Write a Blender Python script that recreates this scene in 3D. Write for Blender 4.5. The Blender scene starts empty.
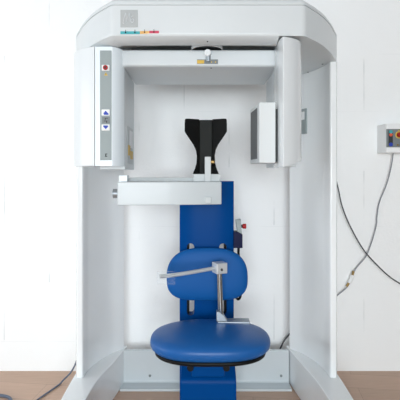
import bpy, bmesh, math
from mathutils import Vector, Matrix

SC = bpy.context.scene
COL = SC.collection
PI = math.pi

# ------------------------------------------------------------------ materials
def srgb(r, g, b):
    f = lambda c: (c/255/12.92 if c/255 <= .04045 else ((c/255+.055)/1.055)**2.4)
    return (f(r), f(g), f(b), 1)

def mat(name, rgb, rough=.4, metal=0, coat=0, bump=0, bscale=60, var=0, trans=0, spec=.5):
    m = bpy.data.materials.new(name); m.use_nodes = True
    n = m.node_tree.nodes; l = m.node_tree.links
    p = n['Principled BSDF']
    c = srgb(*rgb)
    p.inputs['Base Color'].default_value = c
    p.inputs['Roughness'].default_value = rough
    p.inputs['Metallic'].default_value = metal
    p.inputs['Coat Weight'].default_value = coat
    p.inputs['Coat Roughness'].default_value = .08
    p.inputs['Transmission Weight'].default_value = trans
    p.inputs['Specular IOR Level'].default_value = spec
    tc = n.new('ShaderNodeTexCoord')
    nz = n.new('ShaderNodeTexNoise'); nz.inputs['Scale'].default_value = bscale
    nz.inputs['Detail'].default_value = 4
    l.new(tc.outputs['Object'], nz.inputs['Vector'])
    if var:
        mx = n.new('ShaderNodeMix'); mx.data_type = 'RGBA'
        mx.inputs['A'].default_value = c
        mx.inputs['B'].default_value = (c[0]*(1-var), c[1]*(1-var), c[2]*(1-var), 1)
        l.new(nz.outputs['Fac'], mx.inputs['Factor'])
        l.new(mx.outputs['Result'], p.inputs['Base Color'])
    if bump:
        b = n.new('ShaderNodeBump'); b.inputs['Strength'].default_value = bump
        b.inputs['Distance'].default_value = .002
        l.new(nz.outputs['Fac'], b.inputs['Height'])
        l.new(b.outputs['Normal'], p.inputs['Normal'])
    return m

M = {}
M['paint'] = mat('glossy_white_paint', (206, 214, 217), .22, coat=.25, var=.02, bscale=8)
M['glosscover'] = mat('gloss_white_plastic', (226, 231, 233), .14, coat=.6)
M['head'] = mat('satin_white_paint', (215, 221, 223), .3, coat=.1, var=.02, bscale=8)
M['cover'] = mat('white_plastic', (226, 231, 233), .3, coat=.15)
M['panelpaint'] = mat('pale_grey_paint', (246, 250, 251), .16, coat=.5, var=.02, bscale=3)
M['blueish'] = mat('pale_blue_grey_paint', (236, 246, 252), .25, coat=.2)
M['beam'] = mat('pale_grey_beam_paint', (208, 215, 218), .35, coat=.1)
M['detector'] = mat('matt_white_plastic', (216, 221, 222), .55, spec=.3)
M['bar'] = mat('grey_satin_paint', (196, 204, 207), .35, coat=.1)
M['barwhite'] = mat('silver_painted_metal', (214, 219, 222), .3, metal=.35)
M['grey'] = mat('light_grey_plastic', (190, 196, 197), .45)
M['strip'] = mat('grey_green_panel_film', (150, 161, 162), .5)
M['midgrey'] = mat('mid_grey_plastic', (120, 128, 130), .5)
M['screen'] = mat('dark_grey_sensor_face', (92, 96, 97), .6)
M['dark'] = mat('dark_recess_plastic', (40, 44, 46), .5)
M['black'] = mat('black_plastic', (14, 15, 16), .5, spec=.2)
M['pad_black'] = mat('black_vinyl', (7, 8, 8), .6, spec=.25, bump=.3, bscale=200)
M['pad_mid'] = mat('greenish_black_vinyl', (17, 22, 20), .6, spec=.25, bump=.3, bscale=200)
M['blue'] = mat('blue_vinyl', (15, 88, 158), .5, bump=.25, bscale=260, spec=.18)
M['seatblue'] = mat('blue_seat_vinyl', (17, 90, 160), .38, bump=.2, bscale=260, spec=.4)
M['bluepaint'] = mat('gloss_blue_paint', (0, 68, 136), .33, coat=0, spec=.05)
M['navy'] = mat('navy_plastic', (14, 18, 58), .5, spec=.15)
M['chrome'] = mat('brushed_steel', (205, 208, 210), .22, metal=1)
M['steel'] = mat('dark_polished_steel', (158, 164, 168), .2, metal=1)
M['alu'] = mat('cast_aluminium', (170, 178, 184), .4, metal=.7)
M['brass'] = mat('brass', (150, 125, 80), .3, metal=1)
M['acrylic'] = mat('clear_acrylic', (250, 252, 253), .03, trans=1)
M['acrylic'].node_tree.nodes['Principled BSDF'].inputs['IOR'].default_value = 1.3
M['teal'] = mat('teal_print', (60, 170, 178), .5)
M['orange'] = mat('orange_print', (226, 176, 100), .5)
M['crimson'] = mat('crimson_print', (206, 70, 96), .5)
M['red'] = mat('red_plastic', (172, 26, 30), .4, spec=.3)
M['redorange'] = mat('orange_red_plastic', (222, 90, 60), .4)
M['yellow'] = mat('yellow_label', (216, 178, 62), .5)
M['btnblue'] = mat('blue_print', (30, 66, 180), .5)
M['white'] = mat('white_label', (240, 242, 242), .5)
M['logo'] = mat('silver_grey_plate', (176, 181, 182), .45)
M['cable_grey'] = mat('grey_cable_rubber', (138, 144, 150), .5)
M['cable_black'] = mat('black_cable_rubber', (62, 65, 70), .5)
M['cable_blue'] = mat('slate_cable_rubber', (88, 98, 116), .5)
M['frame'] = mat('white_window_paint', (235, 236, 236), .4)

def wall_mat(joints=True):
    m = bpy.data.materials.new('painted_block_wall' if joints else 'painted_plaster'); m.use_nodes = True
    n = m.node_tree.nodes; l = m.node_tree.links
    p = n['Principled BSDF']; p.inputs['Roughness'].default_value = .7
    p.inputs['Base Color'].default_value = srgb(249, 251, 251)
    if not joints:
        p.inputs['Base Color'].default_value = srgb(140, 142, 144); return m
    tc = n.new('ShaderNodeTexCoord')
    mp = n.new('ShaderNodeMapping'); mp.inputs['Rotation'].default_value = (-PI/2, 0, 0)
    mp.inputs['Location'].default_value = (.108, .19, 0)
    l.new(tc.outputs['Object'], mp.inputs['Vector'])
    nw = n.new('ShaderNodeTexNoise'); nw.inputs['Scale'].default_value = 9; nw.inputs['Detail'].default_value = 5
    l.new(tc.outputs['Object'], nw.inputs['Vector'])
    br = n.new('ShaderNodeTexBrick')
    br.inputs['Scale'].default_value = 1
    br.inputs['Brick Width'].default_value = .61; br.inputs['Row Height'].default_value = .39
    br.inputs['Mortar Size'].default_value = .003; br.inputs['Mortar Smooth'].default_value = .6
    l.new(mp.outputs['Vector'], br.inputs['Vector'])
    # joints only show where the paint has cracked
    n2 = n.new('ShaderNodeTexNoise'); n2.inputs['Scale'].default_value = 3.1; n2.inputs['Detail'].default_value = 3
    l.new(tc.outputs['Object'], n2.inputs['Vector'])
    rp = n.new('ShaderNodeMapRange'); rp.inputs['From Min'].default_value = .49; rp.inputs['From Max'].default_value = .62; rp.inputs['To Max'].default_value = 1
    l.new(n2.outputs['Fac'], rp.inputs['Value'])
    mu = n.new('ShaderNodeMath'); mu.operation = 'MULTIPLY'
    l.new(br.outputs['Fac'], mu.inputs[0]); l.new(rp.outputs['Result'], mu.inputs[1])
    # bed joints are filled flush, so they show far less than the upright ones
    sx = n.new('ShaderNodeSeparateXYZ'); l.new(tc.outputs['Object'], sx.inputs[0])
    def mth(op, a, b=None):
        q = n.new('ShaderNodeMath'); q.operation = op
        l.new(a, q.inputs[0])
        if b is not None: q.inputs[1].default_value = b
        return q.outputs[0]
    f = mth('MULTIPLY', mth('ADD', sx.outputs['Z'], 1.95-.2), 1/.39)
    f = mth('ABSOLUTE', mth('SUBTRACT', mth('FRACT', mth('ADD', f, .5)), .5))
    f = mth('MULTIPLY_ADD', mth('GREATER_THAN', f, .03), .85); f.node.inputs[2].default_value = .15
    mu2 = n.new('ShaderNodeMath'); mu2.operation = 'MULTIPLY'
    l.new(mu.outputs[0], mu2.inputs[0]); l.new(f, mu2.inputs[1]); mu = mu2
    mx = n.new('ShaderNodeMix'); mx.data_type = 'RGBA'
    mx.inputs['A'].default_value = srgb(249, 251, 251); mx.inputs['B'].default_value = srgb(205, 210, 211)
    l.new(mu.outputs['Value'], mx.inputs['Factor'])
    l.new(mx.outputs['Result'], p.inputs['Base Color'])
    n3 = n.new('ShaderNodeTexNoise'); n3.inputs['Scale'].default_value = 55; n3.inputs['Detail'].default_value = 6
    l.new(tc.outputs['Object'], n3.inputs['Vector'])
    ad = n.new('ShaderNodeMath'); ad.operation = 'MULTIPLY_ADD'
    ad.inputs[1].default_value = -1.2
    l.new(mu.outputs[0], ad.inputs[0]); l.new(n3.outputs['Fac'], ad.inputs[2])
    b = n.new('ShaderNodeBump'); b.inputs['Strength'].default_value = .35; b.inputs['Distance'].default_value = .004
    l.new(ad.outputs['Value'], b.inputs['Height']); l.new(b.outputs['Normal'], p.inputs['Normal'])
    return m
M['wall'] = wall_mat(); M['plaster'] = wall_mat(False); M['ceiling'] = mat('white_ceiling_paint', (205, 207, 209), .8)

def floor_mat():
    m = bpy.data.materials.new('beige_wood_laminate'); m.use_nodes = True
    n = m.node_tree.nodes; l = m.node_tree.links
    p = n['Principled BSDF']; p.inputs['Roughness'].default_value = .42
    tc = n.new('ShaderNodeTexCoord')
    mp = n.new('ShaderNodeMapping'); mp.inputs['Rotation'].default_value = (0, 0, .12)
    l.new(tc.outputs['Object'], mp.inputs['Vector'])
    br = n.new('ShaderNodeTexBrick'); br.inputs['Scale'].default_value = 1
    br.inputs['Brick Width'].default_value = 1.3; br.inputs['Row Height'].default_value = .19
    br.inputs['Mortar Size'].default_value = .0015
    br.inputs['Color1'].default_value = srgb(196, 164, 142)
    br.inputs['Color2'].default_value = srgb(189, 158, 136)
    br.inputs['Mortar'].default_value = srgb(165, 138, 120)
    l.new(mp.outputs['Vector'], br.inputs['Vector'])
    mg = n.new('ShaderNodeMapping'); mg.inputs['Scale'].default_value = (3, 40, 3); mg.inputs['Rotation'].default_value = (0, 0, .12)
    l.new(tc.outputs['Object'], mg.inputs['Vector'])
    nz = n.new('ShaderNodeTexNoise'); nz.inputs['Scale'].default_value = 2; nz.inputs['Detail'].default_value = 6
    l.new(mg.outputs['Vector'], nz.inputs['Vector'])
    mx = n.new('ShaderNodeMix'); mx.data_type = 'RGBA'; mx.blend_type = 'MULTIPLY'
    mx.inputs['Factor'].default_value = .35
    l.new(br.outputs['Color'], mx.inputs['A']); l.new(nz.outputs['Color'], mx.inputs['B'])
    cr = n.new('ShaderNodeValToRGB')
    cr.color_ramp.elements[0].color = (.75, .75, .75, 1); cr.color_ramp.elements[1].color = (1.05, 1.05, 1.05, 1)
    cr.color_ramp.elements[0].position = .3; cr.color_ramp.elements[1].position = .7
    l.new(nz.outputs['Fac'], cr.inputs['Fac']); l.new(cr.outputs['Color'], mx.inputs['B'])
    l.new(mx.outputs['Result'], p.inputs['Base Color'])
    return m
M['floor'] = floor_mat()

# ------------------------------------------------------------------ helpers
def finish(name, bm, m, parent=None, bevel=0, seg=3, angle=35, recalc=True):
    if recalc: bmesh.ops.recalc_face_normals(bm, faces=bm.faces)
    me = bpy.data.meshes.new(name); bm.to_mesh(me); bm.free()
    for pl in me.polygons: pl.use_smooth = True
    me.set_sharp_from_angle(angle=math.radians(angle))
    o = bpy.data.objects.new(name, me); COL.objects.link(o)
    me.materials.append(M[m])
    if bevel:
        b = o.modifiers.new('bevel', 'BEVEL'); b.width = bevel; b.segments = seg
        b.limit_method = 'ANGLE'; b.angle_limit = math.radians(30)
        w = o.modifiers.new('normals', 'WEIGHTED_NORMAL'); w.keep_sharp = False; w.weight = 80
    if parent is not None:
        o.parent = parent
        o.matrix_parent_inverse = Matrix.Translation(root_loc(parent)).inverted()
    return o

LOC = {}
def root_loc(o):
    return LOC.get(o.name, Vector((0, 0, 0)))

def thing(name, label, cat, loc, group=None):
    o = bpy.data.objects.new(name, None); COL.objects.link(o)
    o.location = loc; o.empty_display_size = .1
    o['label'] = label; o['category'] = cat
    if group: o['group'] = group
    LOC[o.name] = Vector(loc)
    return o

def tag(o, label, cat, group=None):
    o['label'] = label; o['category'] = cat
    if group: o['group'] = group
    return o

def box(bm, x0, x1, y0, y1, z0, z1):
    v = [bm.verts.new(p) for p in ((x0,y0,z0),(x1,y0,z0),(x1,y1,z0),(x0,y1,z0),(x0,y0,z1),(x1,y0,z1),(x1,y1,z1),(x0,y1,z1))]
    for f in ((0,3,2,1),(4,5,6,7),(0,1,5,4),(1,2,6,5),(2,3,7,6),(3,0,4,7)):
        bm.faces.new([v[i] for i in f])
    return v

def boxbm(*a):
    bm = bmesh.new(); box(bm, *a); return bm

def loft(bm, rings, cap=True):
    """rings: lists of equally many points, closed loops."""
    R = [[bm.verts.new(p) for p in r] for r in rings]
    n = len(R[0])
    for a, b in zip(R, R[1:]):
        for i in range(n):
            bm.faces.new((a[i], a[(i+1) % n], b[(i+1) % n], b[i]))
    if cap:
        bm.faces.new(R[0][::-1]); bm.faces.new(R[-1])

def prism(bm, pts, z0, z1):
    loft(bm, [[(x, y, z0) for x, y in pts], [(x, y, z1) for x, y in pts]])

def prismbm(pts, z0, z1):
    bm = bmesh.new(); prism(bm, pts, z0, z1); return bm

def cyl(bm, p0, p1, r, r1=None, seg=24):
    p0 = Vector(p0); p1 = Vector(p1); r1 = r if r1 is None else r1
    q = (p1-p0).to_track_quat('Z', 'Y')
    ring = lambda p, rr: [p + q @ Vector((math.cos(2*PI*i/seg)*rr, math.sin(2*PI*i/seg)*rr, 0)) for i in range(seg)]
    loft(bm, [ring(p0, r), ring(p1, r1)])

def cylbm(*a, **k):
    bm = bmesh.new(); cyl(bm, *a, **k); return bm

def smooth(pts, n=8):
    """Catmull-Rom through the points (any dimension)."""
    P = [Vector(p) for p in pts]
    P = [P[0]*2-P[1]] + P + [P[-1]*2-P[-2]]
    out = []
    for i in range(1, len(P)-2):
        a, b, c, d = P[i-1:i+3]
        for k in range(n):
            t = k/n
            out.append(.5*((2*b) + (c-a)*t + (2*a-5*b+4*c-d)*t*t + (3*b-a-3*c+d)*t**3))
    out.append(P[-2])
    return out

def tube(bm, pts, r, seg=10, n=8):
    P = smooth(pts, n) if n > 1 else [Vector(p) for p in pts]
    rings = []; prev = None
    for i, p in enumerate(P):
        t = (P[min(i+1, len(P)-1)] - P[max(i-1, 0)]).normalized()
        if prev is None:
            u = t.cross(Vector((0, 0, 1)))
            if u.length < .05: u = t.cross(Vector((1, 0, 0)))
        else:
            u = prev - t*prev.dot(t)
        u.normalize(); prev = u
        w = t.cross(u)
        rings.append([p + (u*math.cos(2*PI*k/seg) + w*math.sin(2*PI*k/seg))*r for k in range(seg)])
    loft(bm, rings)

def tubebm(*a, **k):
    bm = bmesh.new(); tube(bm, *a, **k); return bm

def fill2d(outer, holes, z0, z1):
    """Extruded outline with holes, as a bmesh in the XY plane."""
    cu = bpy.data.curves.new('outline', 'CURVE'); cu.dimensions = '2D'; cu.fill_mode = 'BOTH'
    cu.extrude = (z1-z0)/2
    for pts in [outer]+holes:
        s = cu.splines.new('POLY'); s.points.add(len(pts)-1); s.use_cyclic_u = True
        for sp, p in zip(s.points, pts): sp.co = (p[0], p[1], 0, 1)
    o = bpy.data.objects.new('outline', cu); COL.objects.link(o)
    dg = bpy.context.evaluated_depsgraph_get(); dg.update()
    me = bpy.data.meshes.new_from_object(o.evaluated_get(dg))
    bm = bmesh.new(); bm.from_mesh(me)
    bmesh.ops.remove_doubles(bm, verts=bm.verts, dist=1e-5)
    bmesh.ops.translate(bm, verts=bm.verts, vec=(0, 0, (z0+z1)/2))
    bpy.data.objects.remove(o); bpy.data.curves.remove(cu); bpy.data.meshes.remove(me)
    return bm

def pad(outline, depth_front, depth_back, place, n=64, p=2.6, rings=14):
    """A cushion: outline(theta) -> (u, v); place(u, v, w) -> world point, w from -depth_back to depth_front."""
    bm = bmesh.new(); R = []
    for k in range(1, 2*rings):
        a = PI*k/(2*rings)                    # 0 back .. pi front
        s = math.sin(a)**(2/p); c = -math.cos(a)
        w = (abs(c)**(2/p))*(depth_front if c > 0 else -depth_back)
        R.append([place(outline(2*PI*i/n)[0]*s, outline(2*PI*i/n)[1]*s, w) for i in range(n)])
    loft(bm, R)
    return bm

def slab_text(bm, strokes, x, y, z, s, r):
    """Hand-drawn letter strokes on a vertical face that looks towards -Y."""
    for st in strokes:
        tube(bm, [(x+a*s, y, z+b*s) for a, b in st], r, seg=6, n=5)

# ------------------------------------------------------------------ the room
RX0, RX1, RY0, RY1, RH = -4.2, 3.2, -5.5, 2.985, 2.9
VX0, VX1, VZ0, VZ1 = -1.7, 1.4, .5, 2.7
def struct(name, bm, m, **k):
    o = finish(name, bm, m, **k); o['kind'] = 'structure'; return o
struct('floor', boxbm(RX0-.1, RX1+.1, RY0-.1, RY1+.1, -.1, 0), 'floor')
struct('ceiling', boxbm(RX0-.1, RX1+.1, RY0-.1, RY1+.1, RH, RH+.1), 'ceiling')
struct('wall_back', boxbm(RX0-.1, RX1+.1, RY1, RY1+.1, 0, RH), 'wall')
bm = bmesh.new()
box(bm, RX0-.1, VX0, RY0-.1, RY0, 0, RH); box(bm, VX1, RX1+.1, RY0-.1, RY0, 0, RH)
box(bm, VX0, VX1, RY0-.1, RY0, 0, VZ0); box(bm, VX0, VX1, RY0-.1, RY0, VZ1, RH)
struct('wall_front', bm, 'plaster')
bm = bmesh.new()
for x in (VX0, VX0+1, VX0+2, VX1-.06): box(bm, x, x+.06, RY0-.08, RY0-.02, VZ0, VZ1)
for z in (VZ0, VZ1-.06): box(bm, VX0, VX1, RY0-.08, RY0-.02, z, z+.06)
struct('window_2', bm, 'frame')
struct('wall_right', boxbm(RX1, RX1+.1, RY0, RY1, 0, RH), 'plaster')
WY0, WY1, WZ0, WZ1 = -.8, 2.2, .3, 2.6
bm = bmesh.new()
box(bm, RX0-.1, RX0, RY0, WY0, 0, RH); box(bm, RX0-.1, RX0, WY1, RY1, 0, RH)
box(bm, RX0-.1, RX0, WY0, WY1, 0, WZ0); box(bm, RX0-.1, RX0, WY0, WY1, WZ1, RH)
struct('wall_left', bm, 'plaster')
bm = bmesh.new()
for y in (WY0, (WY0+WY1)/2-.03, WY1-.06): box(bm, RX0-.08, RX0-.02, y, y+.06, WZ0, WZ1)
for z in (WZ0, WZ1-.06): box(bm, RX0-.08, RX0-.02, WY0, WY1, z, z+.06)
struct('window_1', bm, 'frame')

# ------------------------------------------------------------------ x-ray machine
AX = .036                                   # its middle plane
def sym(pts, s):
    return [(AX + s*x, y) for x, y in pts]
xr = thing('x_ray_machine', 'large white dental x-ray machine with arched head, curved side panels and swinging arm', 'x-ray machine', (AX, 2.6, 0))

INNER = smooth([(.676, 2.43), (.668, 2.53), (.642, 2.63), (.595, 2.735), (.535, 2.81)], 6)
OUTER = smooth([(.722, 2.44), (.718, 2.55), (.69, 2.67), (.64, 2.78), (.57, 2.865)], 6)
FZ = .22
for s in (-1, 1):
    front = [(.679, 2.418), (.684, 2.413), (.712, 2.413), (.719, 2.424)]
    dx = .014 if s < 0 else 0
    pl = [(p[0]-dx*max(0, (p[1]-2.5)/.31), p[1]) for p in INNER[::-1]] + front + [(p[0], p[1]) for p in OUTER]
    sp = finish('side_panel', prismbm(sym(pl, s), FZ, 1.957), 'panelpaint', xr, bevel=.003, angle=40)
    if s == 1:
        # small grey socket plate on the right panel
        bm = bmesh.new()
        a = Vector((0.6325, 2.742)); b = Vector((0.6572, 2.69))
        d = (b-a).normalized(); nn = Vector((d.y, -d.x)) if d.y < 0 else Vector((-d.y, d.x))
        nn = Vector((-abs(nn.x), -abs(nn.y)))
        q = [a, b, b+nn*.012, a+nn*.012]
        prism(bm, [(v.x, v.y) for v in q], 1.5849, 1.7395)
        so = finish('socket_plate', bm, 'strip', sp, bevel=.002)
        q2 = [a+d*.010+nn*.011, b-d*.014+nn*.011, b-d*.014+nn*.0145, a+d*.010+nn*.0145]
        finish('socket_cover', prismbm([(v.x, v.y) for v in q2], 1.6715, 1.7209), 'white', so)
    foot_in = smooth([(.525-dx, 2.87), (.535-dx, 2.80), (.557-dx*.6, 2.62), (.592, 2.40), (.607, 2.17), (.622, 1.98), (.65, 1.84)], 6)
    foot_out = smooth([(.68, 1.81), (.705, 1.88), (.722, 2.05), (.731, 2.25), (.735, 2.45), (.728, 2.56), (.697, 2.68), (.642, 2.79), (.572, 2.875)], 6)
    poly = sym([(p[0], p[1]) for p in foot_in] + [(p[0], p[1]) for p in foot_out], s)
    finish('foot', prismbm(poly, 0, FZ), 'panelpaint', xr, bevel=.006, angle=40)

bm = bmesh.new()
w = .53
prof = [(2.705, 0), (2.705, .014), (2.79, .014), (2.797, .022), (2.80, .214), (2.825, .214), (2.825, 0)]
loft(bm, [[(AX-w, y, z) for y, z in prof], [(AX+w, y, z) for y, z in prof]])
cm = finish('cross_member', bm, 'paint', xr, bevel=.002)
for sxx in (-0.3182, 0.5155):
    finish('screw', cylbm((sxx, 2.801, .055), (sxx, 2.793, .055), .008, seg=12), 'midgrey', cm)

# head: ring with a recess for the swinging arm, and a cap above the seam
HZ0, HZ1, HZ2 = 1.956, 2.090, 2.128
half = [(.431, 1.96), (.474, 2.005)] + [(p[0], p[1]) for p in smooth([(.505, 2.045), (.56, 2.12), (.625, 2.23), (.68, 2.345), (.722, 2.44), (.738, 2.53), (.724, 2.66), (.66, 2.79), (.57, 2.885)], 5)]
half[0:2] = [(p[0], p[1]) for p in smooth([(.415, 1.958), (.436, 1.966), (.468, 2.002), (.5, 2.039)], 3)][:-1]
def head_plan(shrink=0):
    r = half
    out = [(AX+x*(1-shrink), 2.4+(y-2.4)*(1-shrink)) for x, y in r]
    out += [(AX-x*(1-shrink), 2.4+(y-2.4)*(1-shrink)) for x, y in r[::-1]]
    return out
hole = [(AX + .40*math.copysign(abs(math.cos(t))**.8, math.cos(t)), 2.345 + .245*math.copysign(abs(math.sin(t))**.35, math.sin(t))) for t in [2*PI*i/48 for i in range(48)]]
head = finish('head_cover', fill2d(head_plan(), [hole], HZ0, HZ1), 'head', xr, angle=50)
seam = finish('seam_strip', prismbm(head_plan(.006), HZ1-.001, HZ1+.005), 'grey', xr)
bm = bmesh.new()
rings = []
for z, k in ((HZ1+.005, 0), (HZ1+.016, 0), (HZ1+.024, .008), (HZ1+.032, .024), (HZ2, .05)):
    rings.append([(x, y, z) for x, y in head_plan(k)])
loft(bm, rings)
finish('top_cap', bm, 'head', xr, angle=50)
# rolled lip along the head's front and left end, added to brighten its underside
path = [(.352, 1.957), (.1, 1.957), (-.15, 1.957)] + [(AX-x, y) for x, y in half if y < 2.3]
prof = [(0, 1.966), (.001, 1.960), (.008, 1.953), (.022, 1.945), (.037, 1.940), (.057, 1.9365), (.082, 1.9355), (.088, 1.938), (.088, 1.966)]
rings = []
for i, p in enumerate(path):
    a = Vector(path[max(i-1, 0)]); b = Vector(path[min(i+1, len(path)-1)])
    t = (b-a).normalized(); nrm = Vector((t.y, -t.x))
    if nrm.y < -.01 or (abs(nrm.y) <= .01 and nrm.x < 0): nrm = -nrm
    rings.append([(p[0]+nrm.x*(o_-.0015), p[1]+nrm.y*(o_-.0015), z) for o_, z in prof])
bm = bmesh.new(); loft(bm, rings)
finish('added_lip', bm, 'head', head, angle=60)
# rivets under the right and left rims
for px, py in ((308, 72), (322.5, 64)):
    d = 440*(HZ0-1.35)/(172-py)
    for s in (-1, 1):
        cx = AX + s*((px-200)/440*d - AX)
        finish('rivet', cylbm((cx, d, HZ0+.001), (cx, d, HZ0-.003), .005, seg=12), 'midgrey', head)
finish('screw', cylbm((0.0339, 1.99, 1.945), (0.0339, 1.99, 1.938), .003, seg=10), 'dark', head)
# maker's plate, coloured strip and its marks on the head
HF = 1.958
lp = finish('logo_plate', boxbm(-0.3538, -0.2777, HF-.003, HF+.004, 1.9939, 2.0709), 'logo', head, bevel=.001)
bm = bmesh.new()
S = .052
slab_text(bm, [[(-.5, -.42), (-.38, .1), (-.27, .45), (-.22, .1), (-.2, -.3)],
               [(-.2, -.3), (-.05, .15), (.08, .45), (.1, .05), (.13, -.28)],
               [(.36, .22), (.22, .12), (.16, -.12), (.24, -.34), (.4, -.3), (.42, -.12), (.3, -.04), (.18, -.14)],
               [(-.5, -.42), (-.42, -.46)]],
          -0.3160, HF-.003, 2.0331, S, .0016)
finish('logo_script', bm, 'barwhite', lp)
cs = finish('colour_strip', boxbm(-0.3538, -0.2670, HF-.002, HF+.003, 1.9628, 1.9757), 'teal', head)
finish('orange_band', boxbm(-0.2670, -0.2256, HF-.002, HF+.003, 1.9637, 1.9766), 'orange', cs)
finish('crimson_band', boxbm(-0.2256, -0.1825, HF-.002, HF+.003, 1.9650, 1.9779), 'crimson', cs)
for px, py in ((125.7, 32.8), (135, 32.7), (144.6, 32.5), (154, 32.2)):
    bm = cylbm((((px-200)*1.958/440), HF-.0045, (1.35+(172-py)*1.958/440)), (((px-200)*1.958/440), HF, (1.35+(172-py)*1.958/440)), .003, seg=10)
    box(bm, ((px-200)*1.958/440)-.001, ((px-200)*1.958/440)+.001, HF-.004, HF, (1.35+(172-py)*1.958/440), (1.35+(172-py)*1.958/440)+.012)
    finish('tick_mark', bm, 'black', cs)

# pivot under the head
bm = bmesh.new()
R1 = .074; n = 48; pcx, pcy = 0.0334, 2.121
rings = []
for r, z in ((R1, 1.9358), (R1+.002, 1.937), (R1+.002, 1.952), (R1-.003, 1.952), (R1-.003, 1.937)):
    rings.append([(pcx+math.cos(2*PI*i/n)*r, pcy+math.sin(2*PI*i/n)*r, z) for i in range(n)])
rings.append(rings[0])
loft(bm, rings, cap=False); bmesh.ops.remove_doubles(bm, verts=bm.verts, dist=1e-5)
piv = finish('pivot_ring', bm, 'cover', xr)
finish('pivot_hub', cylbm((pcx, pcy, 1.939), (pcx, pcy, 2.085), R1-.004, seg=48), 'black', piv)

# swinging arm: beam, tube housing on the left, detector arm on the right
BY = 2.10
bm = bmesh.new()
prof = [(BY, 1.862), (BY+.008, 1.854), (2.54, 1.854), (2.55, 1.862), (2.55, 1.928), (2.544, 1.934), (BY+.006, 1.934), (BY, 1.928)]
loft(bm, [[(-.372, y, z) for y, z in prof], [(.372, y, z) for y, z in prof]])
beam = finish('swing_beam', bm, 'beam', xr, bevel=.003)
finish('swing_axle', cylbm((.04, 2.33, 1.93), (.04, 2.33, 2.092), .06, seg=32), 'beam', beam)
lx = 0.0358
bm = cylbm((lx, BY+.001, 1.9118), (lx, BY-.035, 1.9118), .0158, seg=28)
lamp = finish('laser_lamp', bm, 'cover', beam, bevel=.002)
finish('lamp_sleeve', cylbm((0.0396, BY-.012, 1.8736), (0.0382, BY-.012, 1.9084), .0115, seg=20), 'alu', beam, bevel=.001)
finish('lamp_plate', boxbm(-0.0143, 0.0859, BY-.004, BY+.002, 1.8655, 1.8865), 'midgrey', beam)
finish('warning_label', boxbm(-0.0134, 0.0200, BY-.0055, BY, 1.8664, 1.8826), 'yellow', beam)
for px in (0.0549, 0.0740):
    finish('indicator_lamp', cylbm((px, BY-.006, 1.8736), (px, BY-.002, 1.8736), .003, seg=10), 'yellow', beam)
finish('screw', cylbm((0.0544, 2.13, 1.856), (0.0544, 2.13, 1.851), .004, seg=10), 'midgrey', beam)

# tube housing
HB, HT = 1.378, 1.934
def housing(pts, zt, zb, name, m, parent, k=.012, ks=.02):
    cx = sum(p[0] for p in pts)/len(pts); cy = sum(p[1] for p in pts)/len(pts)
    rings = []
    for dz, sh in ((0, ks), (k*.3, ks*.4), (k, 0)):
        rings.append([(cx+(x-cx)*(1-sh), cy+(y-cy)*(1-sh), zb+dz) for x, y in pts])
    for dz, sh in ((k, 0), (k*.3, ks*.4), (0, ks)):
        rings.append([(cx+(x-cx)*(1-sh), cy+(y-cy)*(1-sh), zt-dz) for x, y in pts])
    bm = bmesh.new(); loft(bm, rings)
    return finish(name, bm, m, parent, angle=40)
cov = [(-0.4925, 2.05)] + [(p[0], p[1]) for p in smooth([(-0.4941, 2.053), (-0.5261, 2.067), (-0.5789, 2.105), (-0.6176, 2.16), (-.632, 2.24), (-.625, 2.33), (-.595, 2.42), (-.56, 2.48)], 5)] + [(-.53, 2.5), (-0.4925-.01, 2.5)]
tc_ = housing(cov[::-1], HT+.002, HB, 'tube_cover', 'cover', xr)
body = [(-0.4897, 2.05), (-0.4123, 2.05)] + [(p[0], p[1]) for p in smooth([(-0.4079, 2.051), (-0.3940, 2.064), (-0.3779, 2.086), (-0.3649, 2.118), (-0.3648, 2.14)], 4)] + [(-0.4897, 2.2)]
tb = housing(body, HT, HB, 'tube_housing', 'blueish', xr, k=.006, ks=.01)
# the rear inner part of the housing, under the beam, carrying the collimator
xo = -0.4897
bm = bmesh.new()
pr = [(-0.3646, 2.145), (-0.3720, 2.48), (-0.3720-.012, 2.5), (xo, 2.5), (xo, 2.145)]
loft(bm, [[(x, y, 1.362) for x, y in pr], [(x, y, 1.8535) for x, y in pr]])
col_ = finish('collimator_housing', bm, 'beam', xr, bevel=.004)
ia = Vector((-0.3646, 2.145)); ib = Vector((-0.3720, 2.48))
nn_ = Vector(((ib-ia).y, -(ib-ia).x)).normalized()
def on_inner(t0, t1, z0, z1, name, m, parent, t=.003):
    a = ia.lerp(ib, t0); b = ia.lerp(ib, t1)
    q = [a-nn_*.001, b-nn_*.001, b+nn_*t, a+nn_*t]
    return finish(name, prismbm([(v.x, v.y) for v in q], z0, z1), m, parent)
on_inner(.22, .80, 1.3924, 1.5830, 'label_plate', 'grey', col_, .002)
on_inner(.42, .74, 1.4771, 1.5671, 'white_label', 'white', col_, .004)
on_inner(.26, .48, 1.4347, 1.4877, 'yellow_label', 'yellow', col_, .004)
on_inner(.50, .78, 1.4188, 1.4612, 'yellow_label', 'yellow', col_, .004)

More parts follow.
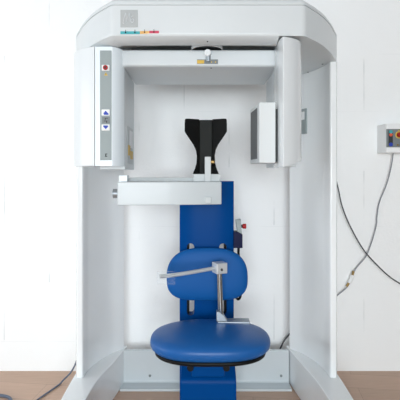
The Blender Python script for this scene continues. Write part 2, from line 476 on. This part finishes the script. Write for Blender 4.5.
# control panel on the tube housing
PF = 2.05
cp = finish('control_panel', boxbm(-0.4659, -0.4119, PF-.002, PF+.004, 1.4036, 1.9161), 'strip', xr, bevel=.0015)
def key(cx, cy, w_, h_, name='button', m='white'):
    return finish(name, boxbm(XC(cx)-w_/2, XC(cx)+w_/2, PF-.006, PF, ZC(cy)-h_/2, ZC(cy)+h_/2), m, cp, bevel=.0025)
def XC(px): return (px-200)/440*2.05
def ZC(py): return 1.35+(172-py)/440*2.05
key(105.8, 68, .036, .028, 'stop_button_plate')
bm = cylbm((XC(105.8), PF-.006, ZC(68)), (XC(105.8), PF-.013, ZC(68)), .0115, seg=24)
finish('stop_button', bm, 'red', cp, bevel=.002)
finish('stop_button_centre', cylbm((XC(105.8), PF-.013, ZC(68)), (XC(105.8), PF-.0145, ZC(68)), .005, seg=16), 'dark', cp)
def tri(cx, cy, w_, h_, up, m, name, y0=PF-.003, y1=PF):
    s = 1 if up else -1
    q = [(XC(cx)-w_/2, ZC(cy)-s*h_/2), (XC(cx)+w_/2, ZC(cy)-s*h_/2), (XC(cx), ZC(cy)+s*h_/2)]
    bm = bmesh.new(); loft(bm, [[(x, y0, z) for x, z in q], [(x, y1, z) for x, z in q]])
    return finish(name, bm, m, cp)
tri(106, 74, .017, .015, True, 'yellow', 'warning_sign')
bm = boxbm(XC(106)-.001, XC(106)+.001, PF-.004, PF, ZC(74.2), ZC(73.3)); box(bm, XC(106)-.001, XC(106)+.001, PF-.004, PF, ZC(75), ZC(74.6))
finish('exclamation_mark', bm, 'dark', cp)
key(105.8, 112.6, .038, .029); tri(106, 112.3, .024, .013, True, 'btnblue', 'up_arrow', PF-.0075, PF-.004)
finish('arrow_bar', boxbm(XC(104.2), XC(108.8), PF-.0075, PF-.004, ZC(115), ZC(113.7)), 'btnblue', cp)
key(105.8, 127.6, .038, .029); tri(106, 128, .024, .013, False, 'btnblue', 'down_arrow', PF-.0075, PF-.004)
finish('arrow_bar', boxbm(XC(103.6), XC(108.2), PF-.0075, PF-.004, ZC(126.6), ZC(125.6)), 'btnblue', cp)
finish('display', boxbm(XC(102.2), XC(110), PF-.003, PF, ZC(123.5), ZC(117)), 'midgrey', cp)
bm = bmesh.new()
for a, b, c, d in ((105, 108, 118, 118.6), (105, 105.7, 118, 120), (104, 107.5, 120.8, 121.4), (106.5, 107.3, 121.4, 123)): box(bm, XC(a), XC(b), PF-.004, PF, ZC(d), ZC(c))
finish('display_mark', bm, 'dark', cp)
bm = bmesh.new()
for a, b, c, d in ((105.2, 107.4, 153.6, 154.3), (105.4, 106.4, 154.3, 156), (105, 107.4, 156, 156.7)): box(bm, XC(a), XC(b), PF-.003, PF, ZC(d), ZC(c))
finish('icon_mark', bm, 'dark', cp)

# detector arm
arm = [(0.3587, 2.05)] + [(p[0], p[1]) for p in smooth([(0.3545, 2.0), (0.3634, 1.945), (0.3722, 1.938), (0.4147, 1.962), (0.4489, 1.995), (0.4683, 2.03)], 4)] + [(.476, 2.09), (.462, 2.14), (0.3587, 2.14)]
ZT = 1.946
rings = []
cx = sum(p[0] for p in arm)/len(arm); cy = sum(p[1] for p in arm)/len(arm)
bz = lambda x: 1.366 + (x-.345)*.28
for k, sh in ((0, .02), (.004, .005), (.012, 0)):
    rings.append([(cx+(x-cx)*(1-sh), cy+(y-cy)*(1-sh), bz(x)+k) for x, y in arm])
for k, sh in ((.012, 0), (.004, .005), (0, .02)):
    rings.append([(cx+(x-cx)*(1-sh), cy+(y-cy)*(1-sh), ZT-k) for x, y in arm])
bm = bmesh.new(); loft(bm, rings)
da = finish('detector_arm', bm, 'glosscover', xr, angle=40)
bm = bmesh.new()
pr = [(0.3596, 2.06), (0.3737, 2.48), (0.3737+.012, 2.5), (.45, 2.5), (.45, 2.06)]
loft(bm, [[(x, y, 1.374) for x, y in pr], [(x, y, 1.8535) for x, y in pr]])
finish('arm_housing', bm, 'beam', xr, bevel=.004)

# detector
bm = bmesh.new()
pr = [(0.2695, 2.0), (0.3436, 2.0), (0.3436, 2.25), (0.2572, 2.25)]
loft(bm, [[(x, y, 1.3909) for x, y in pr], [(x, y, 1.6673) for x, y in pr]])
det = finish('detector', bm, 'detector', xr, bevel=.004)
a = Vector((0.2695, 2.0)); b = Vector((0.2572, 2.25)); d = (b-a).normalized(); nn = Vector((-d.y, d.x))
if nn.x > 0: nn = -nn
q = [a+d*.05-nn*.002, b-d*.03-nn*.002, b-d*.03+nn*.003, a+d*.05+nn*.003]
finish('sensor_face', prismbm([(v.x, v.y) for v in q], 1.4120, 1.6483), 'screen', det, bevel=.001)
finish('detector_mount', boxbm(0.3436-.002, 0.3587+.005, 2.03, 2.13, 1.40, 1.64), 'dark', det)

# ------------------------------------------------------------------ patient chair
ch = thing('patient_chair', 'blue padded patient chair on a blue pedestal column under the machine head', 'chair', (AX, 2.45, 0))
CY = 2.45
# column: slotted plate, gently curved
def slot(cx, hw, z0, z1, n=10):
    p = [(cx+hw*math.cos(PI*i/n), z1-hw+hw*math.sin(PI*i/n)) for i in range(n+1)]
    p += [(cx-hw*math.cos(PI*i/n), z0+hw-hw*math.sin(PI*i/n)) for i in range(n+1)]
    return p
cx0, cx1, cz1 = -0.1141, 0.1893, 1.2982
s1 = slot(-0.0529, .021, 0.5482, 0.9519); s2 = slot(0.1281, .021, 0.5482, 0.9519)
bm = fill2d([(cx0, .0), (cx1, .0), (cx1, cz1), (cx0, cz1)], [s1, s2], -.04, .04)
for k in range(1, 14):
    xx = cx0 + (cx1-cx0)*k/14
    bmesh.ops.bisect_plane(bm, geom=bm.verts[:]+bm.edges[:]+bm.faces[:], plane_co=(xx, 0, 0), plane_no=(1, 0, 0))
xm = (cx0+cx1)/2; hw = (cx1-cx0)/2
for v in bm.verts:
    x, z, t = v.co.x, v.co.y, -v.co.z
    u = (x-xm)/hw
    v.co = Vector((x, CY + .04 + t + (.018*abs(u)**3 if t < 0 else 0), z))
colm = finish('column', bm, 'bluepaint', ch, angle=30)
# black guide rails seen inside the slots
for px in (187.5, 226):
    x = (px-200)/440*2.45
    finish('guide_rail', boxbm(x-.009, x+.009, CY+.03, CY+.075, 0.5370, 0.9435), 'black', ch)
# pedestal
bm = bmesh.new()
pr = [(2.30, 0), (2.30, .235), (2.315, .262), (2.44, .33), (2.46, .33), (2.46, 0)]
loft(bm, [[(-0.1019, y, z) for y, z in pr], [(0.1908, y, z) for y, z in pr]])
finish('pedestal', bm, 'bluepaint', ch, bevel=.006)
# seat: cushion on a black shell
sx, sy = 0.0492, 2.14
def seat_out(t, k=1):
    c, s = math.cos(t), math.sin(t)
    u = .289*math.copysign(abs(c)**(.86 if s > 0 else .72), c)
    v = (.215 if s > 0 else .205)*math.copysign(abs(s)**(.86 if s > 0 else .80), s)
    return u*k, v*k
SZ = .540
st = finish('seat_cushion', pad(lambda t: seat_out(t),   .050, .066, lambda u, v, w: (sx+u, sy+v, SZ+w), p=2.6), 'seatblue', ch, angle=80)
bm = pad(lambda t: seat_out(t, .925), .022, .026, lambda u, v, w: (sx+u, sy+v-.004, SZ-.044+w), p=2.8)
finish('seat_shell', bm, 'black', ch, angle=80)
bm = boxbm(-0.0400, 0.1200, 2.12, 2.448, .36, .475)
finish('seat_carrier', bm, 'bluepaint', ch, bevel=.008)
for px in (190.5, 226):
    x = (px-200)/440*2.1
    finish('clamp_knob', cylbm((x, 2.06, .43), (x, 2.12, .43), .016, seg=20), 'black', ch, bevel=.003)
# backrest
bx, by = 0.0392, 2.395
def back_out(t):
    c, s = math.cos(t), math.sin(t)
    if s > 0:
        return .221*math.copysign(abs(c)**.72, c), .166*abs(s)**.80
    return .221*math.copysign(abs(c)**.56, c), -.122*abs(s)**.72
bz0 = .772
br_ = finish('backrest', pad(back_out, .035, .03, lambda u, v, w: (bx+u, by-w+.12*u*u*-1+.006, bz0+v), p=3.0), 'blue', ch, angle=80)
finish('backrest_mount', boxbm(0.0000, 0.0835, 2.405, CY+.01, .70, .85), 'black', ch, bevel=.004)
# hand bar on its post
PX, PY = 0.0997, 2.25
pb = bmesh.new()
box(pb, 0.0895, 0.2531, 2.225, 2.285, .5765, .592)
bp = finish('clamp_plate', pb, 'alu', ch, bevel=.003)
bm = bmesh.new()
pr = [(0.0844, .592), (0.1381, .592), (0.1202, .622), (0.0946, .640), (0.0844, .640)]
loft(bm, [[(x, 2.232, z) for x, z in pr], [(x, 2.272, z) for x, z in pr]])
finish('post_foot', bm, 'alu', ch, bevel=.002)
zb_ = 0.8616
finish('post', cylbm((0.1064, 2.25, .60), (0.0982, 2.25, zb_), .0138, seg=24), 'steel', ch)
bm = bmesh.new(); hb = .028
vs = box(bm, -.030, .030, -.030, .030, -.027, .027)
bmesh.ops.rotate(bm, verts=bm.verts, cent=(0, 0, 0), matrix=Matrix.Rotation(math.radians(24), 3, 'Z'))
bmesh.ops.translate(bm, verts=bm.verts, vec=(0.1002, 2.25, zb_))
cb = finish('clamp_block', bm, 'barwhite', ch, bevel=.004)
finish('clamp_screw', cylbm((0.0979+.012, 2.208, zb_-.004), (0.0979+.012, 2.24, zb_-.004), .006, seg=14), 'dark', cb)
bm = bmesh.new()
path = smooth([(0.0815, 2.24, zb_), (0.0250, 2.20, zb_-.001), (-0.0489, 2.15, zb_-.003), (-0.1202, 2.115, zb_-.006), (-0.1924, 2.09, zb_-.008)], 6)
tube(bm, path, .0095, seg=14, n=1)
hand = finish('hand_bar', bm, 'barwhite', ch)
finish('end_plate', boxbm(-0.2038, -0.1185, 2.083, 2.087, 0.8193, 0.8785), 'acrylic', ch)
# stop switch on the column's right side
bm = bmesh.new()
pr = [(0.1996, 1.0816), (0.2275, 1.0872), (0.2326, 1.0062), (0.2097, 1.0145)]
loft(bm, [[(x, 2.445, z) for x, z in pr], [(x, 2.49, z) for x, z in pr]])
finish('switch_bracket', bm, 'strip', ch, bevel=.002)
bm = bmesh.new()
pr = [(0.1873, 0.9279), (0.2359, 0.9279), (0.2359, 1.0034), (0.2125, 1.0173), (0.1873, 1.0173)]
loft(bm, [[(x, 2.44, z) for x, z in pr], [(x, 2.51, z) for x, z in pr]])
finish('switch_box', bm, 'navy', ch, bevel=.002)
zr = 1.0464
bm = cylbm((0.2264, 2.465, zr), (0.2393, 2.465, zr), .009, seg=20)
sk = finish('switch_neck', bm, 'black', ch)
bm = cylbm((0.2382, 2.465, zr), (0.2583, 2.465, zr), .0135, .0145, seg=24)
finish('stop_switch', bm, 'red', ch, bevel=.003)
bm = tubebm([(0.2164, 2.47, 0.9307), (0.2169, 2.475, 0.8804), (0.2264, 2.48, 0.8356), (0.2292, 2.485, 0.7182), (0.2292, 2.49, 0.6511), (0.2180, 2.495, 0.6288), (0.2041, 2.495, 0.6400), (0.1845, 2.495, 0.6679)], .007)
finish('switch_cord', bm, 'black', ch)

# ------------------------------------------------------------------ head support (bar, headrest)
hs = thing('head_support', 'pale grey head positioning bar with black winged headrest fixed in front of the blue column', 'head support', (0.0390, 2.40, 1.1850))
bm = bmesh.new()
fr = smooth([(-0.3797, 2.02), (-0.2313, 2.035), (-0.0468, 2.06), (0.1021, 2.09)], 6)
pl = [(p[0], p[1]) for p in fr] + [(0.1021, 2.22), (-0.3797, 2.20)]
prism(bm, pl, 1.196, 1.304)
barp = finish('support_bar', bm, 'bar', hs, bevel=.004, angle=40)
bm = boxbm(-0.3600, -0.0200, 2.21, 2.25, 1.26, 1.3219)
finish('rear_rail', bm, 'grey', hs, bevel=.002)
bm = boxbm(-0.3914, -0.3508, 2.12, 2.18, 1.29, 1.3341)
finish('end_bracket', bm, 'blueish', hs, bevel=.003)
bm = bmesh.new()
kx, kz = -0.3872, 1.2493
for i in range(5):
    cyl(bm, (kx+.002-i*.0042, 2.06, kz), (kx+.002-(i+.8)*.0042, 2.06, kz), .022-.001*(i % 2), seg=20)
cyl(bm, (kx+.01, 2.06, kz), (kx-.02, 2.06, kz), .016, seg=20)
finish('end_knob', bm, 'alu', hs)
bm = boxbm(0.0236, 0.0533, 2.066, 2.085, 1.2042, 1.2324)
finish('bar_clip', bm, 'grey', barp, bevel=.002)
finish('bar_mount', boxbm(-0.0209, 0.0889, 2.20, 2.4495, 1.205, 1.285), 'grey', hs, bevel=.004)
# headrest
HY = 2.26
finish('headrest_base', boxbm(-0.0325, 0.0975, 2.13, 2.29, 1.304, 1.3400), 'grey', hs, bevel=.002)
finish('headrest_post', boxbm(0.0230, 0.0523, 2.11, 2.125, 1.302, 1.4234), 'grey', hs, bevel=.002)
finish('post_arm', boxbm(0.0269, 0.0513, 2.12, 2.27, 1.3793, 1.4086), 'grey', hs, bevel=.002)
def xh(px): return (px-200)/440*HY
def zh(py): return 1.35+(172-py)/440*HY
bm = bmesh.new()
q = [(199.3, 119.8), (212.3, 119.8), (212.3, 174), (199.3, 174)]
loft(bm, [[(xh(x), HY, zh(y)) for x, y in q], [(xh(x), HY+.022, zh(y)) for x, y in q]])
finish('headrest_pad', bm, 'pad_mid', hs, bevel=.004)
def wing(s):
    cxp = 205.8
    e = [(6.4, 119.2), (17.5, 118.5), (20.4, 118.6), (21, 119.8), (21.2, 124), (21.2, 131.5), (17, 138), (12.5, 144.5), (10, 150), (9, 156), (9.4, 163), (11, 169), (13.2, 174), (6.4, 174)]
    bm = bmesh.new()
    yw = lambda a: HY - .006 - max(0, a-6.4)/14.8*.055
    fr = [(xh(cxp+s*a)*1.0, yw(a), b) for a, b in e]
    scale = lambda y: y/HY
    F = [(x*scale(y), y, 1.35+(172-b)/440*y) for x, y, b in fr]
    B = [(x*scale(y), y+.02, 1.35+(172-b)/440*y) for x, y, b in fr]
    loft(bm, [F, B])
    finish('headrest_wing', bm, 'pad_black', hs, bevel=.003)
wing(-1); wing(1)
bm = cylbm((0.0511, 2.14, 1.3986), (0.0705, 2.14, 1.3986), .010, seg=18)
finish('height_knob', bm, 'brass', hs, bevel=.002)

# ------------------------------------------------------------------ wall control box
WY = 2.985
wb = thing('wall_control_box', 'white control box with red stop knob mounted on the block wall', 'control box', (1.35, 2.9, 1.6))
FY = 2.85
x0, x1 = 1.202, 1.50
z0, z1 = 1.4752, 1.6644
bm = bmesh.new()
prof = smooth([(x0, WY), (x0-.002, WY-.03), (x0+.001, FY+.035), (x0+.006, FY+.008), (x0+.016, FY)], 4)
pl = [(p[0], p[1]) for p in prof] + [(x1-.01, FY), (x1, FY+.02), (x1, WY)]
prism(bm, pl, z0, z1)
bb = finish('box_body', bm, 'white', wb, bevel=.005, angle=40)
fp = finish('front_plate', boxbm(1.2074, x1-.03, FY-.003, FY+.002, 1.5100, 1.6285), 'midgrey', wb, bevel=.001)
finish('key_strip', boxbm(1.2197, 1.2469, FY-.005, FY, 1.5184, 1.6169), 'dark', wb)
def lampkey(px, py, r, m, name):
    x = (px-200)/440*FY; z = 1.35+(172-py)/440*FY
    finish(name, cylbm((x, FY-.011, z), (x, FY, z), r, seg=20), m, wb, bevel=.002)
lampkey(390.4, 132, .0115, 'teal', 'teal_button'); lampkey(390.4, 134.9, .0105, 'redorange', 'orange_button'); lampkey(390.4, 144.6, .0125, 'btnblue', 'blue_button')
x = 1.2877; z = 1.5903
finish('stop_ring', cylbm((x, FY-.005, z), (x, FY, z), .024, seg=32), 'yellow', wb, bevel=.001)
finish('stop_knob', cylbm((x, FY-.03, z), (x, FY-.002, z), .0165, seg=28), 'red', wb, bevel=.004)
finish('key_switch', cylbm((1.2780, FY-.008, 1.5249), (1.2780, FY, 1.5249), .006, seg=16), 'brass', wb)
finish('key_switch', cylbm((1.2974, FY-.008, 1.5249), (1.2974, FY, 1.5249), .006, seg=16), 'brass', wb)
finish('indicator_mark', boxbm(1.2825, 1.2903, FY-.004, FY, 1.6156, 1.6220), 'yellow', wb)

# ------------------------------------------------------------------ cables
def W(px, py, d): return ((px-200)/440*d, d, 1.35+(172-py)/440*d)
gc = thing('cable', 'grey cable hanging from the wall control box and running down behind the right panel', 'cable', (1.0, 2.97, .8), 'loose cables')
finish('cord', tubebm([(1.2973, 2.95, 1.4975), (1.2861, 2.955, 1.3970), (1.2580, 2.96, 1.2760), (1.2096, 2.965, 1.1478), (1.1927, 2.965, 1.0535), (1.1880, 2.965, 0.9929), (1.1579, 2.962, 0.8855), (1.1175, 2.962, 0.7845), (1.0562, 2.96, 0.7109), (1.0293, 2.96, 0.6672), (1.0212, 2.96, 0.6369), (0.9889, 2.96, 0.5764), (0.9351, 2.96, 0.5293), (0.8611, 2.96, 0.4687)], .0040), 'cable_grey', gc)
bm = bmesh.new(); tube(bm, [(1.0248, 2.955, 0.6583), (1.0168, 2.955, 0.6314), (1.0007, 2.955, 0.6045)], .0135, seg=14)
finish('connector', bm, 'white', gc, bevel=.002)
finish('cable_gland', tubebm([(1.0326, 2.958, 0.6845), (1.0239, 2.956, 0.6553)], .0085, n=1), 'brass', gc)
finish('cable_gland', tubebm([(1.0024, 2.956, 0.6083), (0.9856, 2.958, 0.5809)], .0085, n=1), 'brass', gc)
tag(finish('cable', tubebm([(0.8405, 2.935, 1.4968), (0.8938, 2.935, 1.3500), (0.9239, 2.935, 1.2299), (0.9472, 2.935, 1.1232), (1.0006, 2.935, 0.9898), (1.0873, 2.935, 0.8364), (1.1807, 2.935, 0.7296), (1.2674, 2.935, 0.6496), (1.3608, 2.935, 0.5896), (1.4675, 2.935, 0.5229), (1.66, 2.95, .40), (1.75, 2.95, .12), (1.80, 2.94, .005)], .0042), 'cable_black'),
    'dark cable drooping in an arc across the wall below the control box', 'cable', 'loose cables')
tag(finish('cable', tubebm([(-0.7725, 2.93, 0.2979), (-0.7909, 2.90, 0.2098), (-0.8027, 2.86, 0.1215), (-0.8297, 2.83, 0.0636), (-.874, 2.81, .02), (-.888, 2.79, .0068), (-.913, 2.716, .0068), (-.96, 2.59, .0068), (-.99, 2.45, .0068), (-.98, 2.25, .0068)], .0052), 'cable_blue'),
    'slate cable trailing from behind the left panel onto the floor', 'cable', 'loose cables')
tag(finish('cable', tubebm([(-1.9, 2.70, .009), (-1.5, 2.665, .009), (-1.22, 2.645, .009), (-1.12, 2.60, .009), (-1.10, 2.50, .009), (-1.15, 2.36, .009)], .009), 'cable_blue'),
    'thick slate cable lying on the floor at far left', 'cable', 'loose cables')
tag(finish('cable', tubebm([(.44, 2.93, .0055), (.49, 2.94, .012), (.515, 2.94, .06), (0.5128, 2.93, 0.1247), (0.5361, 2.93, 0.1780), (0.5594, 2.93, 0.2246), (0.5960, 2.93, 0.2712), (0.6459, 2.93, 0.3245)], .0052), 'cable_black'),
    'short dark cable end between the cross member and right panel', 'cable', 'loose cables')

# ------------------------------------------------------------------ light and camera
wd = bpy.data.worlds.new('daylight'); SC.world = wd; wd.use_nodes = True
bg = wd.node_tree.nodes['Background']; bg.inputs['Color'].default_value = (.80, .88, 1, 1); bg.inputs['Strength'].default_value = 1.0

def area(name, loc, rot, sx_, sy_, power, col):
    l = bpy.data.lights.new(name, 'AREA'); l.shape = 'RECTANGLE'; l.size = sx_; l.size_y = sy_; l.energy = power; l.color = col
    o = bpy.data.objects.new(name, l); COL.objects.link(o); o.location = loc; o.rotation_euler = rot
    return o
area('window_daylight', (RX0-.12, (WY0+WY1)/2, (WZ0+WZ1)/2), (0, -PI/2, 0), WZ1-WZ0, WY1-WY0, 58, (.90, .965, 1))
area('front_daylight', ((VX0+VX1)/2, RY0-.12, (VZ0+VZ1)/2), (PI/2, 0, 0), VX1-VX0, VZ1-VZ0, 345, (.90, .965, 1))

cam = bpy.data.cameras.new('camera'); co = bpy.data.objects.new('camera', cam); COL.objects.link(co)
co.location = (0, 0, 1.35); co.rotation_euler = (PI/2, 0, 0)
cam.sensor_width = 36; cam.lens = 39.6; cam.shift_y = -.07; cam.clip_start = .05
SC.camera = co
vs_ = SC.view_settings
vs_.view_transform = 'Standard'; vs_.look = 'None'; vs_.gamma = 1; vs_.use_curve_mapping = False; vs_.exposure = 0.16
SC.cycles.max_bounces = 10; SC.cycles.diffuse_bounces = 5; SC.cycles.glossy_bounces = 4
